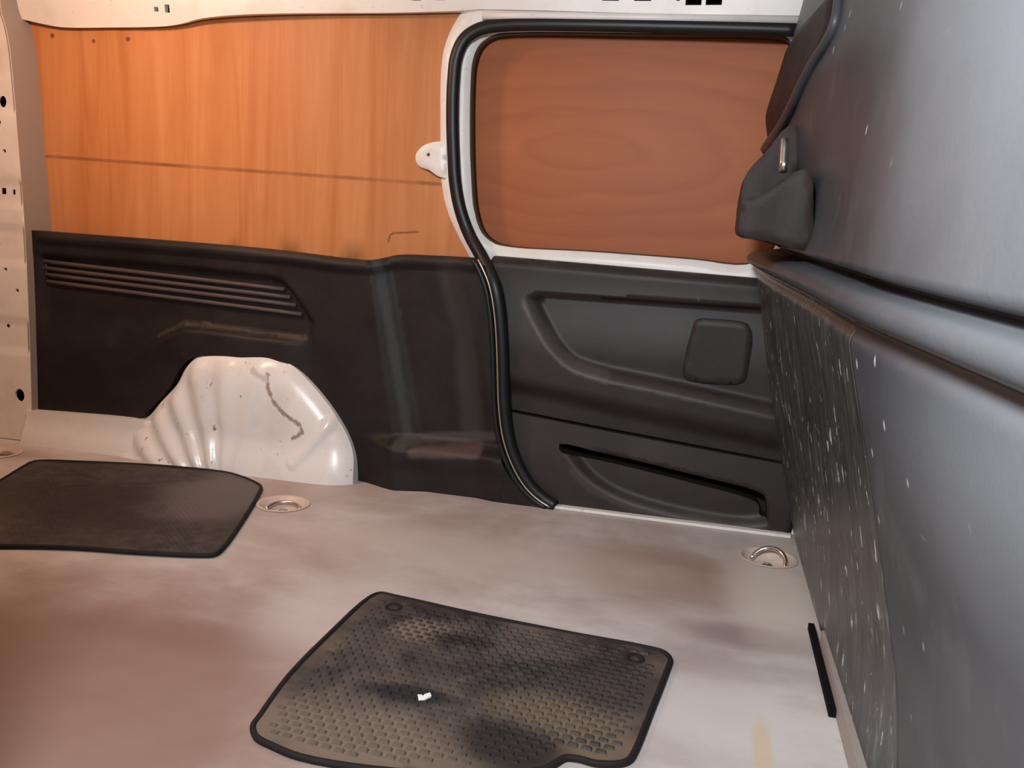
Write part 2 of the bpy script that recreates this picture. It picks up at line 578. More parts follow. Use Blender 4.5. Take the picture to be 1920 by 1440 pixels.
# film that paints the door light pale onto the near half; its edge is ragged
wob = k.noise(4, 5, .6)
lit_mask = k.math('MAXIMUM', k.blob((.22, .42, 1.08), (.6, .62, .50), .9, wob, .10), k.math('MULTIPLY', k.blob((.22, .42, .50), (.6, .38, .12), 1.3, wob, .14), .8))
lit_mask = k.math('MAXIMUM', lit_mask, k.math('MULTIPLY', k.blob((.22, .30, .30), (.6, .42, .40), 1.3, wob, .16), .30))
c = k.mix(k.math('MULTIPLY', lit_mask, .9), c, (.235, .25, .272))
v = k.n('ShaderNodeTexVoronoi'); k.link(k.mapped((1, 1, .55)), v.inputs['Vector']); v.inputs['Scale'].default_value = 26
fleck = k.math('MULTIPLY', k.ramp(v.outputs['Distance'], [(.05, 1.), (.10, 0.)]), k.ramp(k.noise(4.5, 3), [(.5, 0.), (.6, 1.)]))
c = k.mix(k.math('MULTIPLY', fleck, .8), c, (.72, .72, .70))
scr = k.ramp(k.noise(30, 4, .65, k.mapped((1, .10, 1.6), (.5, 0, 0))), [(.70, 0.), (.75, .55)])
c = k.mix(scr, c, (.42, .42, .42))
k.color(c); k.bump(k.noise(180, 4, .6), .25, .001)
BULK = k.m
k = NT('scuffed_plastic', .34, .55)
st2 = k.noise(3, 6, .72, k.mapped((1, 9, 2.4), (-.3, 0, 0)), .8)
st = k.noise(22, 5, .7, k.mapped((1, 1.6, .5), (-.25, 0, 0)), .6)
c = k.mix(k.ramp(st2, [(.40, 0.), (.70, 1.)]), (.026, .029, .029), (.080, .085, .082))
c = k.mix(k.ramp(st, [(.56, 0.), (.63, .7)]), c, (.15, .158, .152))
c = k.mix(k.ramp(st, [(.645, 0.), (.68, .9)]), c, (.55, .57, .55))
c = k.mix(k.ramp(k.noise(60, 3, .6, k.mapped((1, 1, .35))), [(.655, 0.), (.68, .9)]), c, (.78, .79, .77))
k.color(c); k.bump(k.mix(.5, st2, st), .7, .006)
BULK_EDGE = k.m
k = NT('brown_black_plastic', .6, .25)
a = k.noise(8, 5, .6, k.mapped((1, 1, .4)))
k.color(k.mix(k.ramp(a, [(.4, 0.), (.7, 1.)]), (.018, .011, .0105), (.042, .029, .026)))
k.bump(k.noise(40, 4, .6, k.mapped((1, 3, .4))), .3, .003)
PAD = k.m
k = NT('bright_metal', .18, .5, 1.0); k.color((.86, .87, .88)); CHROME = k.m
k = NT('paper', .8, .2); k.color((.85, .88, .90)); PAPER = k.m

# ================================================================== the setting
XL, XR = -2.26, 0.42
YN, YF = 0.46, 2.21
ZT = 1.36
ring_spots = [onZ(531, 945), onZ(1440, 1046), onZ(-6, 849)]
HOLE_R = .056
holes = [circle(q[0], q[1], HOLE_R, 36) for q in ring_spots]
floor = plate('floor', [(XL, YN), (XR, YN), (XR, YF), (XL, YF)], FLOOR, floor3(0), holes, thick=.035)
tag(floor, kind='structure')

roof = box('ceiling', (XL, YN - .08, ZT), (XR + .0, YF + .04, ZT + .02), STEEL)
tag(roof, kind='structure')

# far side of the body
wb = box('wall_back', (XL, 2.19, 0), (XR, 2.21, ZT), STEEL_GREY_SHADE)
tag(wb, kind='structure')

bf = empty('trim_1', (-.9, 2.1, 0)); tag(bf, kind='structure')      # pressed steel inner frame of the body side
# roof rail with punched holes along the top of the far side; leans in towards the roof
RY = 2.10


def rail3(u, v, w):
    lean = np.clip(np.asarray(v) - 1.17, 0, 1) * .35
    return np.stack([u, RY - lean - w, v], -1)


low = smooth([(40, 36), (58, 40), (90, 47), (118, 51), (200, 51), (310, 49), (345, 44), (375, 37), (420, 32), (500, 28), (600, 26), (760, 25), (880, 22), (900, 20)], 4)
low += [(1200, 26), (1490, 32)]
lo = uv(low, RY)
lo = [(XL + .02, lo[0][1])] + lo + [(XR - .02, lo[-1][1])]
outl = lo + [(XR - .02, ZT - .002), (XL + .02, ZT - .002)]
hs = []
for px, py, w, h in ((297, 19, 9, 8), (318, 18, 10, 14), (784, -1, 17, 8), (830, -1, 17, 8), (1106, -1, 6, 6), (1146, -2, 28, 10), (1206, -2, 28, 10), (1272, -1, 6, 8),
                     (1301, 2, 26, 16), (1339, 2, 26, 16), (400, -26, 16, 16), (560, -30, 24, 14), (980, -28, 22, 14), (1180, -34, 22, 14)):
    q = onY(px, py, RY)
    hs.append(rect(q[0], q[2], w / 745, h / 745))
rail = plate('roof_rail', outl, STEEL, rail3, hs, thick=.004, res=.03, parent=bf,
             func=lambda V: .012 * np.sin(np.clip((V[:, 1] - 1.12) / .10, 0, 1) * math.pi) + .004 * np.sin(V[:, 0] * 9))
box('rail_shade_sheet', (XL + .02, 2.165, 1.135), (XR - .02, 2.172, ZT - .01), GAP, bf)  # black sheet behind the holes stands for the shade inside
# folded lip under the rail above the sliding door
lip = [onY(x, y, 2.085) for x, y in ((905, 30), (1000, 30), (1200, 33), (1500, 38))]
tube('rail_lip', lip, .009, STEEL, bf, 8)

# quarter strip left of the plywood with its shade painted grey, ledge under the side trim
plate('inner_strip', uv([(-40, -60), (62, -60), (64, 200), (80, 330), (90, 450), (50, 450), (-40, 450)], 2.15), STEEL_GREY_SHADE, wall3(2.15), thick=.01, parent=bf, res=.05,
      func=lambda V: .01 * sstep(V[:, 0], V[:, 0].max(), V[:, 0].max() - .05))
sp = uv([(48, 770), (240, 785), (330, 795), (345, 900), (290, 882), (200, 862), (50, 836)], 2.03)
plate('sill_ledge', sp, STEEL_ARCH, wall3(2.03), thick=.05, res=.02, parent=bf, func=lambda V: .022 * sstep(V[:, 1], .07, .0))

# door aperture flange, mounting tab and rubber seal
seal_px = smooth([(1500, 56), (1380, 52), (1200, 48), (1000, 45), (940, 47), (900, 54), (872, 72), (856, 104), (850, 150), (848, 220), (850, 290), (853, 340),
                  (862, 390), (880, 440), (905, 485), (925, 530), (935, 580), (940, 640), (942, 700), (944, 760), (952, 820), (968, 868), (992, 910), (1018, 936), (1040, 950)], 5)
NS = len(seal_px)


def seal_Y(i):
    return 2.088 - .055 * float(sstep(i / NS, .52, .64)) + .0 * i


seal3 = [onY(x, y, seal_Y(i)) for i, (x, y) in enumerate(seal_px)]
fl_left = smooth([(905, 6), (878, 8), (862, 26), (842, 62), (831, 95), (826, 140), (825, 220), (826, 320), (830, 360), (840, 400), (858, 440), (886, 492)], 5)
fl_right = [(x + 3, y + 1) for x, y in seal_px if y < 500 and x < 1000][::-1]
outl = uv([(1505, 20)] + fl_left + fl_right + [(1505, 52)], 2.105)
plate('aperture_flange', outl, STEEL, wall3(2.105), thick=.02, parent=bf, res=.012,
      func=lambda V: .010 * sstep(seg_dist(V, uv(fl_left, 2.105))[0], .006, .016), edge_round=.004)
tb = smooth([(836, 264), (836, 264), (812, 266), (792, 273), (780, 286), (778, 300), (786, 312), (804, 319), (820, 330), (836, 334), (836, 334)], 4)
q = onY(803, 290, 2.09)
plate('mounting_tab', uv(tb, 2.09), STEEL, wall3(2.09), [circle(q[0], q[2], .0045, 10)], thick=.012, parent=bf, res=.01, edge_round=.006)
tube('door_seal', seal3, [.0155 + .0020 * float(sstep(i / NS, .54, .66)) for i in range(NS)], RUBBER, bf, 12, .8)
# second lip of the seal in the lower half, just inside the first
low_px = [p for p in seal_px if p[1] > 478 and p[0] > 890]
tube('seal_lip', [onY(x - 17, y + 2, 2.024) for x, y in low_px], .0070, RUBBER, bf, 10)
tube('flange_edge', [onY(x - 9, y + 1, 2.014) for x, y in low_px], .0026, ZINC, bf, 8)

# ---- wheel arch
WY = 2.03
arch_px = smooth([(215, 872), (215, 872), (236, 800), (236, 800), (272, 782), (300, 752), (328, 722), (345, 690), (366, 670), (400, 664), (450, 667), (500, 668), (540, 684), (580, 722),
                  (620, 772), (648, 820), (661, 860), (664, 908), (664, 916), (664, 916), (460, 900), (460, 900)], 6)
arch_uv = uv(arch_px, WY)
hub = np.array(onY(440, 985, WY)[[0, 2]])
top_uv = uv(smooth([(180, 800), (236, 800), (272, 782), (300, 752), (328, 720), (345, 690), (366, 670), (400, 664), (450, 667), (500, 668), (540, 684), (580, 722), (620, 772), (648, 820), (661, 860), (664, 916)], 6), WY)
strip_a = np.array(uv([(560, 862), (588, 835), (622, 790)], WY))


def arch_h(V):
    d, _ = seg_dist(V, top_uv)
    w = .040 * (1 - np.exp(-d / .035)) - .012
    th = np.degrees(np.arctan2(V[:, 1] - hub[1], V[:, 0] - hub[0]))    # 90 = straight up
    left = sstep(th, 84, 98) * sstep(d, .0, .03)
    w += left * .0058 * np.cos((th - 92) * 2 * math.pi / 12.5)
    # one broad pressed flute right of the fan
    w += .005 * np.exp(-((th - 80) / 3.0) ** 2) * sstep(d, .0, .04)
    ds, _ = seg_dist(V, strip_a)
    w += .006 * sstep(ds, .016, .008)
    w += .020 * sstep(V[:, 1], .10, .0)
    w -= .030 * sstep(V[:, 0], onY(300, 850, WY)[0], onY(215, 850, WY)[0])
    return w


k = NT('arch_paint', .26, .55)
n1 = k.noise(10, 6, .6); n2 = k.noise(48, 4, .65, k.mapped((1.6, 1, 1))); n3 = k.noise(22, 5, .6)
c = k.mix(k.ramp(n1, [(.5, 0.), (.78, .4)]), (.80, .78, .76), (.50, .41, .35))
c = k.mix(k.ramp(k.noise(30, 4, .65, k.mapped((1.8, 1, 1))), [(.66, 0.), (.70, .8)]), c, (.14, .11, .10))
for pts, r, amt in (([(508, 700), (510, 722), (520, 748), (540, 772), (572, 794), (574, 808), (558, 818)], .0046, .75), ([(478, 692), (503, 708)], .007, .35)):
    c = k.mix(k.math('MULTIPLY', k.stroke([onY(*p, WY) for p in pts], r, n2, .0052), amt), c, (.20, .135, .085))
k.color(c); k.bump(n1, .12, .004)
ARCH = k.m
plate('wheel_arch', arch_uv, ARCH, wall3(WY), thick=.06, res=.0075, func=arch_h, parent=bf)
bf.children[-1]['label'] = 'white painted steel wheel arch with fanned pressed ribs and scuffs'

# ---- rear end and its pillar (left)
wl = box('wall_left', (XL - .02, YN - .06, 0), (XL, YF, ZT), STEEL_GREY_SHADE)
tag(wl, kind='structure')
PY = 2.035
pil = smooth([(-2, -40), (-2, -40), (2, 20), (10, 48), (18, 90), (25, 160), (34, 270), (43, 380), (49, 480), (54, 600), (58, 720), (60, 836), (60, 836)], 5)
pu = uv(pil, PY)
pu = [(p[0], min(max(p[1], .0), ZT - .003)) for p in pu]
pu = [(XL + .01, ZT - .003)] + [(pu[0][0], ZT - .003)] + pu + [(pu[-1][0], .002), (XL + .01, .002)]
ph = []
for px, py, rx, ry in ((3, 190, 7, 10), (-1, 229, 3, 4), (8, 283, 3.5, 3.5), (10, 505, 3.5, 3.5), (32, 545, 3.5, 4), (13, 611, 3.5, 3.5), (37, 741, 10.5, 12.5), (-40, 420, 12, 14), (-34, 640, 8, 8)):
    q = onY(px, py, PY); ph.append(circle(q[0], q[2], rx / 690, 16, ry / 690))
for px, py, w, h in ((5, 358, 9, 11), (24, 360, 5, 9)):
    q = onY(px, py, PY); ph.append(rect(q[0], q[2], w / 690, h / 690))
creases = [onY(30, y, PY)[2] for y in (212, 338, 385, 425, 493, 600, 660)]


def pil_h(V):
    w = np.zeros(len(V))
    for i, z in enumerate(creases):
        w += (.005 if i % 2 else -.005) * sstep(V[:, 1], z - .006, z + .006)
    return w


pillar = plate('rear_pillar', pu, STEEL, wall3(PY), ph, thick=.006, res=.012, func=pil_h, parent=wl)
# folded return of the pillar towards the body side
pr = [np.array([u, PY, z]) for u, z in pu[1:-1]]
V = []; Fc = []
for i, p in enumerate(pr):
    V += [p + [0, .001, 0], p + [.018, .112, 0]]
    V += [p + [-.006, .001, 0], p + [.012, .112, 0]]
for i in range(len(pr) - 1):
    a, b = 4 * i, 4 * i + 4
    Fc += [(a, b, b + 1, a + 1), (a + 2, a + 3, b + 3, b + 2), (a + 1, b + 1, b + 3, a + 3)]
mesh('pillar_return', V, Fc, STEEL_GREY_SHADE, wl, smooth_sh=False)  # white steel darkened to carry its shade
plate('pillar_shade_sheet', [(XL + .02, ZT - .01)] + [(u - .012, min(max(z, .01), ZT - .01)) for u, z in pu[1:-1]] + [(XL + .02, .01)], GAP, wall3(2.066), thick=.008, parent=wl)  # black sheet painting the shade seen through the pillar holes

# ---- near side of the body round the open side door
OX0, OX1, OZ1 = -.575, .40, 1.27
wn = plate('wall_front', [(XL, 0), (OX0, 0), (OX0, OZ1), (OX1, OZ1), (OX1, 0), (XR, 0), (XR, ZT), (XL, ZT)], STEEL,
           lambda u, v, w: np.stack([u, YN + w, v], -1), thick=.07)
tag(wn, kind='structure')

# ================================================================== far side: plywood and trims
pp = [(40, 30), (120, 30), (320, 28), (500, 16), (880, 16), (850, 60), (840, 120), (838, 300), (845, 380), (862, 430), (900, 500), (700, 505), (400, 490), (98, 470), (92, 440), (82, 330), (70, 180), (58, 60)]
ply = plate('plywood_panel', uv(pp, 2.118), PLY, wall3(2.118), thick=.007, res=.06, func=lambda V: .004 * np.sin(V[:, 0] * 4) * np.sin(V[:, 1] * 5))
tag(ply, 'orange-brown plywood sheet with a scribed line lining the upper body side left of the door', 'plywood panel')

# ---- black side trim below the plywood
TY = 2.06
trim_px = (smooth([(38, 430), (38, 430), (180, 441), (300, 450), (480, 465), (560, 474), (640, 484), (690, 488), (715, 484), (742, 478), (800, 479), (900, 484), (900, 484)], 4)
           + smooth([(915, 520), (924, 580), (928, 680), (930, 760), (938, 830), (958, 880), (986, 918), (1020, 944), (1020, 944)], 4)
           + [(800, 931), (664, 914)]
           + smooth([(664, 914), (661, 860), (648, 818), (620, 770), (580, 720), (540, 684), (500, 669), (450, 668), (400, 665), (366, 671), (345, 692), (328, 724), (300, 755), (270, 782), (238, 798), (238, 798), (150, 795), (46, 787), (46, 787)], 4))
trim_uv = dedupe(uv(trim_px, TY))
rec_top = uv([(40, 470), (300, 492), (500, 514), (530, 522), (552, 545), (575, 580), (592, 606)], TY)
rec_poly = uv([(30, 470), (300, 492), (500, 513), (530, 521), (550, 543), (572, 578), (590, 604), (575, 632), (470, 625), (390, 611), (345, 608), (300, 630), (250, 655), (30, 640)], TY)
low_line = uv([(590, 634), (480, 622), (400, 612), (350, 608), (310, 622), (270, 650), (210, 690)], TY)
fold_a = np.array(uv([(690, 470), (741, 842)], TY)); fold_b = np.array(uv([(722, 470), (790, 842)], TY))
stepz = onY(820, 828, TY)[2]


def line_x(L, v):
    return L[0][0] + (L[1][0] - L[0][0]) * (v - L[0][1]) / (L[1][1] - L[0][1])


def trim_h(V):
    u, v = V[:, 0], V[:, 1]
    w = np.zeros(len(V)) + .004
    # rolled ledge along the top
    ztop = np.interp(u, [p[0] for p in trim_uv[:50]], [p[1] for p in trim_uv[:50]])
    w += .012 * sstep(ztop - v, .034, .022)
    w -= .010 * sstep(ztop - v, .012, .0)
    # recessed field that carries the ribs
    ins = inside(V, rec_poly)
    dt, _ = seg_dist(V, rec_top); dl, _ = seg_dist(V, low_line)
    r = np.where(ins, sstep(dt, .0, .014), 0)
    r = np.where(ins, r * (1 - .35 * sstep(dl, .05, .0)), r)
    zb = onY(150, 655, TY)[2]; uf = sstep(u, onY(430, 600, TY)[0], onY(330, 600, TY)[0])
    r = r * (1 - uf + uf * sstep(v, zb - .01, zb + .11))
    w -= .018 * r
    # lower field stands proud below the light line, fading to the left and down
    side = inside(V, uv([(590, 634), (480, 622), (400, 612), (350, 608), (310, 622), (270, 650), (210, 690), (210, 900), (660, 900)], TY))
    w += np.where(side, .020 * sstep(dl, .0, .018) * sstep(u, onY(200, 700, TY)[0], onY(330, 640, TY)[0]) * sstep(u, onY(588, 640, TY)[0], onY(530, 640, TY)[0]), 0)
    # folded pillar: everything right of the slanted strip lies deeper
    xa, xb = line_x(fold_a, v), line_x(fold_b, v)
    t = np.clip((u - xa) / (xb - xa), 0, 1)
    w -= .024 * t
    # second, softer fold near the aperture
    xm = np.interp(v, [stepz, .56], [onY(905, 828, TY)[0], onY(835, 500, TY)[0]])
    w += .012 * sstep(u, xm - .01, xm + .05)
    # stepped foot
    ft = sstep(u, onY(668, 880, TY)[0], onY(760, 880, TY)[0])
    w += ft * .050 * sstep(v, stepz + .006, stepz - .022)
    w -= ft * .006 * sstep(v, stepz - .04, stepz - .08)
    e = sstep(u, onY(66, 600, TY)[0], onY(92, 600, TY)[0])       # flat border at the rear end
    return w * e + .004 * (1 - e)


trim = plate('side_trim_panel', trim_uv, PLASTIC_SIDE, wall3(TY), thick=.03, res=.0075, func=trim_h,
             feats=[rec_top, offset(rec_top, -.0145), low_line, fold_a.tolist(), fold_b.tolist()])
tag(trim, 'black moulded plastic trim with four raised ribs, cut out round the white wheel arch', 'trim panel')
# the four ribs in the recess
for i in range(4):
    ya, yb, xa, xb = (490, 503, 515, 528)[i], (543, 558, 573, 590)[i], 78 + 2 * i, (530, 541, 552, 563)[i]
    a, b = onY(xa, ya, TY), onY(xb, yb, TY)
    wa = trim_h(np.array([[a[0], a[2]], [b[0], b[2]]]))
    pts = [np.array([a[0] + (b[0] - a[0]) * t, TY + .009, a[2] + (b[2] - a[2]) * t]) for t in np.linspace(0, 1, 9)]
    r = tube('rib', pts, .0056, RIBMAT, trim, 8)
# vertical joint of the vent ribs at their rear end
a, b = onY(80, 486, TY), onY(83, 532, TY)
tube('rib_bar', [np.array([a[0], TY + .012, a[2]]), np.array([b[0], TY + .012, b[2]])], .005, PLASTIC, trim, 8)

# ---- sliding door
door = empty('door_1', (-.12, 2.12, 0)); tag(door, 'closed sliding door lined with red-brown plywood above a black plastic card', kind='structure')
DY = 2.118
frame_o = uv(smooth([(1560, 36), (1560, 36), (1000, 34), (900, 42), (865, 70), (852, 110), (848, 200), (850, 320), (860, 390), (890, 470), (912, 520), (930, 560), (930, 560), (1560, 600), (1560, 600)], 3), DY)
win = uv(smooth([(1440, 66), (1200, 63), (960, 62), (925, 67), (900, 84), (887, 115), (883, 160), (882, 250), (884, 330), (890, 395), (904, 436), (926, 455), (960, 463), (1100, 471), (1300, 486), (1400, 495),
                 (1440, 478), (1470, 420), (1490, 300), (1497, 160), (1490, 90), (1475, 72)], 4, True), DY)
plate('door_frame', frame_o, STEEL, wall3(DY), [win], thick=.012, res=.014, parent=door,
      func=lambda V: .012 * sstep(seg_dist(V, win, True)[0], .0, .012), edge_round=.003)
plate('plywood_insert', uv([(868, 50), (1540, 56), (1540, 520), (880, 480)], 2.160), PLY_DOOR, wall3(2.160), thick=.006, parent=door)
# white steel recess return, shade painted dark brown, between the frame and the plywood
wv = dedupe(win); V = []; Fc = []
for p in wv:
    V += [(p[0], DY - .001, p[1]), (p[0], 2.161, p[1])]
n = len(wv)
Fc = [(2 * i, 2 * ((i + 1) % n), 2 * ((i + 1) % n) + 1, 2 * i + 1) for i in range(n)]
o = mesh('window_return', V, Fc, RETURN_SHADE, door)
sd = o.modifiers.new('solid', 'SOLIDIFY'); sd.thickness = .003; sd.offset = 0

CY = 2.075
split = [(948, 766), (1100, 796), (1280, 830), (1475, 866)]
card_top_px = [(926, 480), (1000, 486), (1200, 503), (1420, 522), (1475, 527)]
ctop = uv(smooth([(926, 480), (926, 480), (1000, 486), (1200, 503), (1420, 522), (1500, 528), (1500, 528)], 3), CY)
bag = [onY(1478, y, CY) for y in (862, 900, 950, 985, 1008)]
up_uv = ctop + uv([(1486, 868)] + [(x, y - 2) for x, y in split[::-1]][1:], CY) + uv(smooth([(944, 700), (942, 640), (938, 590), (930, 540), (916, 496)], 3), CY)
scoop = uv(smooth([(1000, 548), (985, 560), (992, 580), (1010, 615), (1035, 655), (1070, 688), (1130, 709), (1220, 728), (1320, 750), (1480, 786)], 5), CY)
scoop_poly = scoop + uv([(1500, 600), (1500, 578), (1290, 566), (1150, 557)], CY)
slit = uv([(1000, 547), (1150, 556), (1290, 565), (1500, 578)], CY)


def card_h(V):
    u, v = V[:, 0], V[:, 1]
    zt = np.interp(u, [p[0] for p in ctop], [p[1] for p in ctop])
    w = .012 - .012 * sstep(zt - v, .02, .0)
    w += .020 * sstep(zt - v, .03, .22)              # leans out to the armrest
    ins = inside(V, scoop_poly)
    ds, _ = seg_dist(V, scoop); dt, _ = seg_dist(V, slit)
    depth = np.where(ins, sstep(ds, .0, .034) * sstep(dt, .0, .012), 0)
    w -= .030 * depth
    # armrest turns under below the light crease
    arm = np.interp(u, [onY(960, 715, CY)[0], onY(1480, 830, CY)[0]], [onY(960, 715, CY)[2], onY(1480, 830, CY)[2]])
    w -= .026 * sstep(arm - v, -.020, .030)
    return w


up_card = plate('upper_door_card', up_uv, PLASTIC_DOOR, wall3(CY), thick=.03, res=.0075, func=card_h, parent=door, feats=[scoop, slit, offset(slit, -.012)])
# flush handle cover inside the scoop
cv = uv(smooth([(1318, 597), (1318, 597), (1380, 602), (1402, 608), (1409, 624), (1402, 690), (1396, 712), (1380, 719), (1300, 714), (1284, 708), (1280, 694), (1298, 615), (1304, 601)], 4, True), CY)
cw = float(np.mean(card_h(np.array(cv))))
plate('handle_cover', cv, PLASTIC_DOOR, lambda u, v, w: np.stack([u, CY - (.002 + w), v], -1), thick=.010, res=.008, parent=up_card,
      func=lambda V: .012 + 0 * V[:, 0], edge_round=.006)

lo_uv = (uv([(x, y + 2) for x, y in split] + [(1480, 868)], CY) + uv(smooth([(1480, 868), (1484, 905), (1484, 950), (1478, 990), (1466, 1013), (1466, 1013)], 3), CY)
         + uv(smooth([(1440, 1012), (1300, 992), (1150, 970), (1080, 956), (1030, 940), (1000, 910), (972, 868), (956, 820), (948, 770)], 3), CY))
slot = uv(smooth([(1046, 826), (1150, 848), (1300, 884), (1415, 913), (1432, 922), (1438, 936), (1440, 980)], 4), CY)
pocket = slot + uv(smooth([(1436, 978), (1390, 985), (1300, 972), (1220, 953), (1150, 928), (1100, 895), (1068, 858)], 4), CY)
pk_low = uv(smooth([(1436, 982), (1390, 985), (1300, 972), (1220, 953), (1150, 928), (1100, 895), (1068, 858), (1046, 832)], 4), CY)


def low_h(V):
    u, v = V[:, 0], V[:, 1]
    w = np.zeros(len(V)) + .012
    w += .018 * sstep(v, .30, .05)
    ins = inside(V, pocket)
    d1, _ = seg_dist(V, slot); d2, _ = seg_dist(V, pk_low)
    w -= np.where(ins, .018 * sstep(d1, .0, .006) * sstep(d2, .0, .03), 0)
    return w


sh = uv(smooth([(1052, 829), (1150, 850), (1300, 886), (1412, 914), (1429, 922), (1435, 936), (1437, 966), (1437, 966), (1424, 962), (1422, 944), (1408, 934), (1300, 904), (1150, 867), (1060, 846), (1052, 838)], 4, True), CY)
lo_card = plate('lower_door_card', lo_uv, PLASTIC_DOOR, wall3(CY), [sh], thick=.03, res=.0065, func=low_h, parent=door, feats=[pk_low])
plate('pocket_back', uv([(1030, 815), (1450, 905), (1455, 985), (1400, 985), (1040, 870)], CY), PLASTIC_DOOR, wall3(CY + .062), thick=.003, parent=lo_card)

# rubber strip and white edge where the door meets the front pillar
tube('door_edge_seal', [onY(x, y, 2.05) for x, y in smooth([(1482, 860), (1484, 910), (1484, 960), (1478, 990), (1466, 1016)], 4)], .0075, RUBBER, door, 8)
V0 = uv([(1482, 880), (1510, 880), (1520, 1024), (1478, 1019), (1486, 990), (1489, 950)], 2.065)
plate('front_post', V0, STEEL, wall3(2.065), thick=.06, parent=bf)

# threshold strip along the foot of the door
tp = uv([(1020, 944), (1150, 968), (1300, 990), (1476, 1014), (1476, 1026), (1300, 1004), (1150, 982), (1010, 952)], 2.045)
plate('door_sill', [(a, max(b, .001)) for a, b in tp] if False else [(-.36, .001), (.235, .001), (.235, .008), (-.35, .008)], STEEL, wall3(2.028), thick=.03, parent=bf)

# ================================================================== bulkhead (right)
BF = 2.015     # far end
BN = 0.475     # near end


def prof(knots, sig=.012):
    z = np.linspace(-.1, 1.5, 1601)
    x = np.interp(z, [a for a, b in knots], [b for a, b in knots])
    g = np.exp(-.5 * (np.arange(-60, 61) / 1000 / sig) ** 2); g /= g.sum()
    xs = np.convolve(np.pad(x, 60, 'edge'), g, 'valid')
    return lambda q: np.interp(q, z, xs)


sil = [(1492, 1022), (1478, 940), (1460, 830), (1440, 700), (1425, 560), (1412, 480)]
gl = [(onY(x, y, 2.0)[2], onY(x, y, 2.0)[0]) for x, y in sil]
silu = [(1418, 300), (1440, 215), (1462, 150), (1490, 60), (1507, 0)]
gu = [(onY(x, y, 2.0)[2], onY(x, y, 2.0)[0]) for x, y in silu]
zr0 = .652
gF = prof(sorted(gl + [(.665, .125), (.70, .135), (.76, .125)] + gu[1:] + [(1.4, gu[-1][1] + .03)]))
gN = prof([(0, .315), (.1, .308), (.2, .295), (.3, .276), (.38, .252), (.45, .226), (.50, .214), (.55, .214), (.60, .218), (.66, .218), (.8, .225), (1.0, .245), (1.2, .27), (1.4, .30)], .02)
gM = prof([(0, .245), (.1, .248), (.2, .237), (.36, .200), (.47, .174), (.56, .150), (.61, .142), (.66, .148), (.8, .160), (1.0, .178), (1.2, .20), (1.4, .225)], .015)
CREASE_A, CREASE_B = (1.22, .56), (.80, .10)


def zr(Y):
    return .622 + (Y - .617) * .0217


def yb(z):
    return np.clip(.95 + (np.asarray(z) - .08) * .12, .9, 1.2)


# far chamfer of the upper panel: a curved step that runs down to the far edge
def bulk_x(Y, Z):
    Y = np.asarray(Y, float); Z = np.asarray(Z, float)
    # crease between far, scuffed half and near half slants with height
    yc = yb(Z)
    t1 = np.clip((BF - Y) / np.maximum(BF - yc, .05), 0, 1)
    t2 = np.clip((yc - Y) / np.maximum(yc - BN, .05), 0, 1)
    t2 = np.where(Z > zr(Y), t2 ** 1.35, t2)
    t2 = np.maximum(t2 + .06 * (np.exp(-((Y - yc) / .07) ** 2)), 0) / 1.0
    base = gF(Z) + (gM(Z) - gF(Z)) * sstep(t1, 0, 1) + (gN(Z) - gM(Z)) * np.clip(t2, 0, 1)
    # rail: a half-round bar with a groove above and a hollow below
    r = Z - zr(Y)
    base = base - .018 * np.sqrt(np.clip(1 - ((r + .019) / .018) ** 2, 0, 1))
    base = base + .032 * np.exp(-((r - .003) / .0046) ** 2)
    base = base + .010 * np.exp(-((r + .046) / .010) ** 2)
    return base


def hit_bulk(px, py, off=0.0):
    d = ray(px, py)
    t = np.linspace(.3, 2.3, 4001)
    X, Y, Z = d[0] * t / d[1], t, d[2] * t / d[1] + H
    s = X - (bulk_x(Y, Z) - off)
    i = int(np.argmax(s > 0)) if (s > 0).any() else len(t) - 1
    return np.array([X[i], Y[i], Z[i]])


bulk = empty('bulkhead', (.24, 1.28, 0))
tag(bulk, 'scratched dark grey plastic bulkhead with a rounded rail across its middle', 'bulkhead')


def bulk_patch(name, ys, zs, mat, keep=None, off=0.0, thick=.02):
    YY, ZZ = np.meshgrid(ys, zs, indexing='ij')
    X = bulk_x(YY, ZZ) - off
    n, m = YY.shape
    front = np.stack([X, YY, ZZ], -1).reshape(-1, 3)
    back = front + [thick, 0, 0]
    idx = np.arange(n * m).reshape(n, m); q = []
    for i in range(n - 1):
        for j in range(m - 1):
            if keep is None or keep(.5 * (ys[i] + ys[i + 1]), .5 * (zs[j] + zs[j + 1])):
                q.append((idx[i, j], idx[i, j + 1], idx[i + 1, j + 1], idx[i + 1, j]))
    N = n * m; cnt = {}
    for f in q:
        for a, b in zip(f, f[1:] + f[:1]):
            cnt[(a, b)] = 1
    bnd = [e for e in cnt if (e[1], e[0]) not in cnt]
    # faces seen from -X
    Fq = [tuple(f) for f in q] + [tuple(N + i for i in reversed(f)) for f in q] + [(b, a, N + a, N + b) for a, b in bnd]
    V = np.concatenate([front, back])
    a, b, c_ = V[Fq[0][0]], V[Fq[0][1]], V[Fq[0][2]]
    if np.cross(b - a, c_ - a)[0] > 0:
        Fq = [tuple(reversed(f)) for f in Fq]
    flat = range(len(q) * 2, len(Fq))
    return mesh(name, V, Fq, mat, bulk, flat=flat)




# lower panel in two fields: the scuffed far one and the smooth near one, then the rail and the upper panel
zl = np.concatenate([np.linspace(.004, .53, 90), np.linspace(.535, .70, 56)])
lo_keep = lambda y, z: z < zr(y) + .004


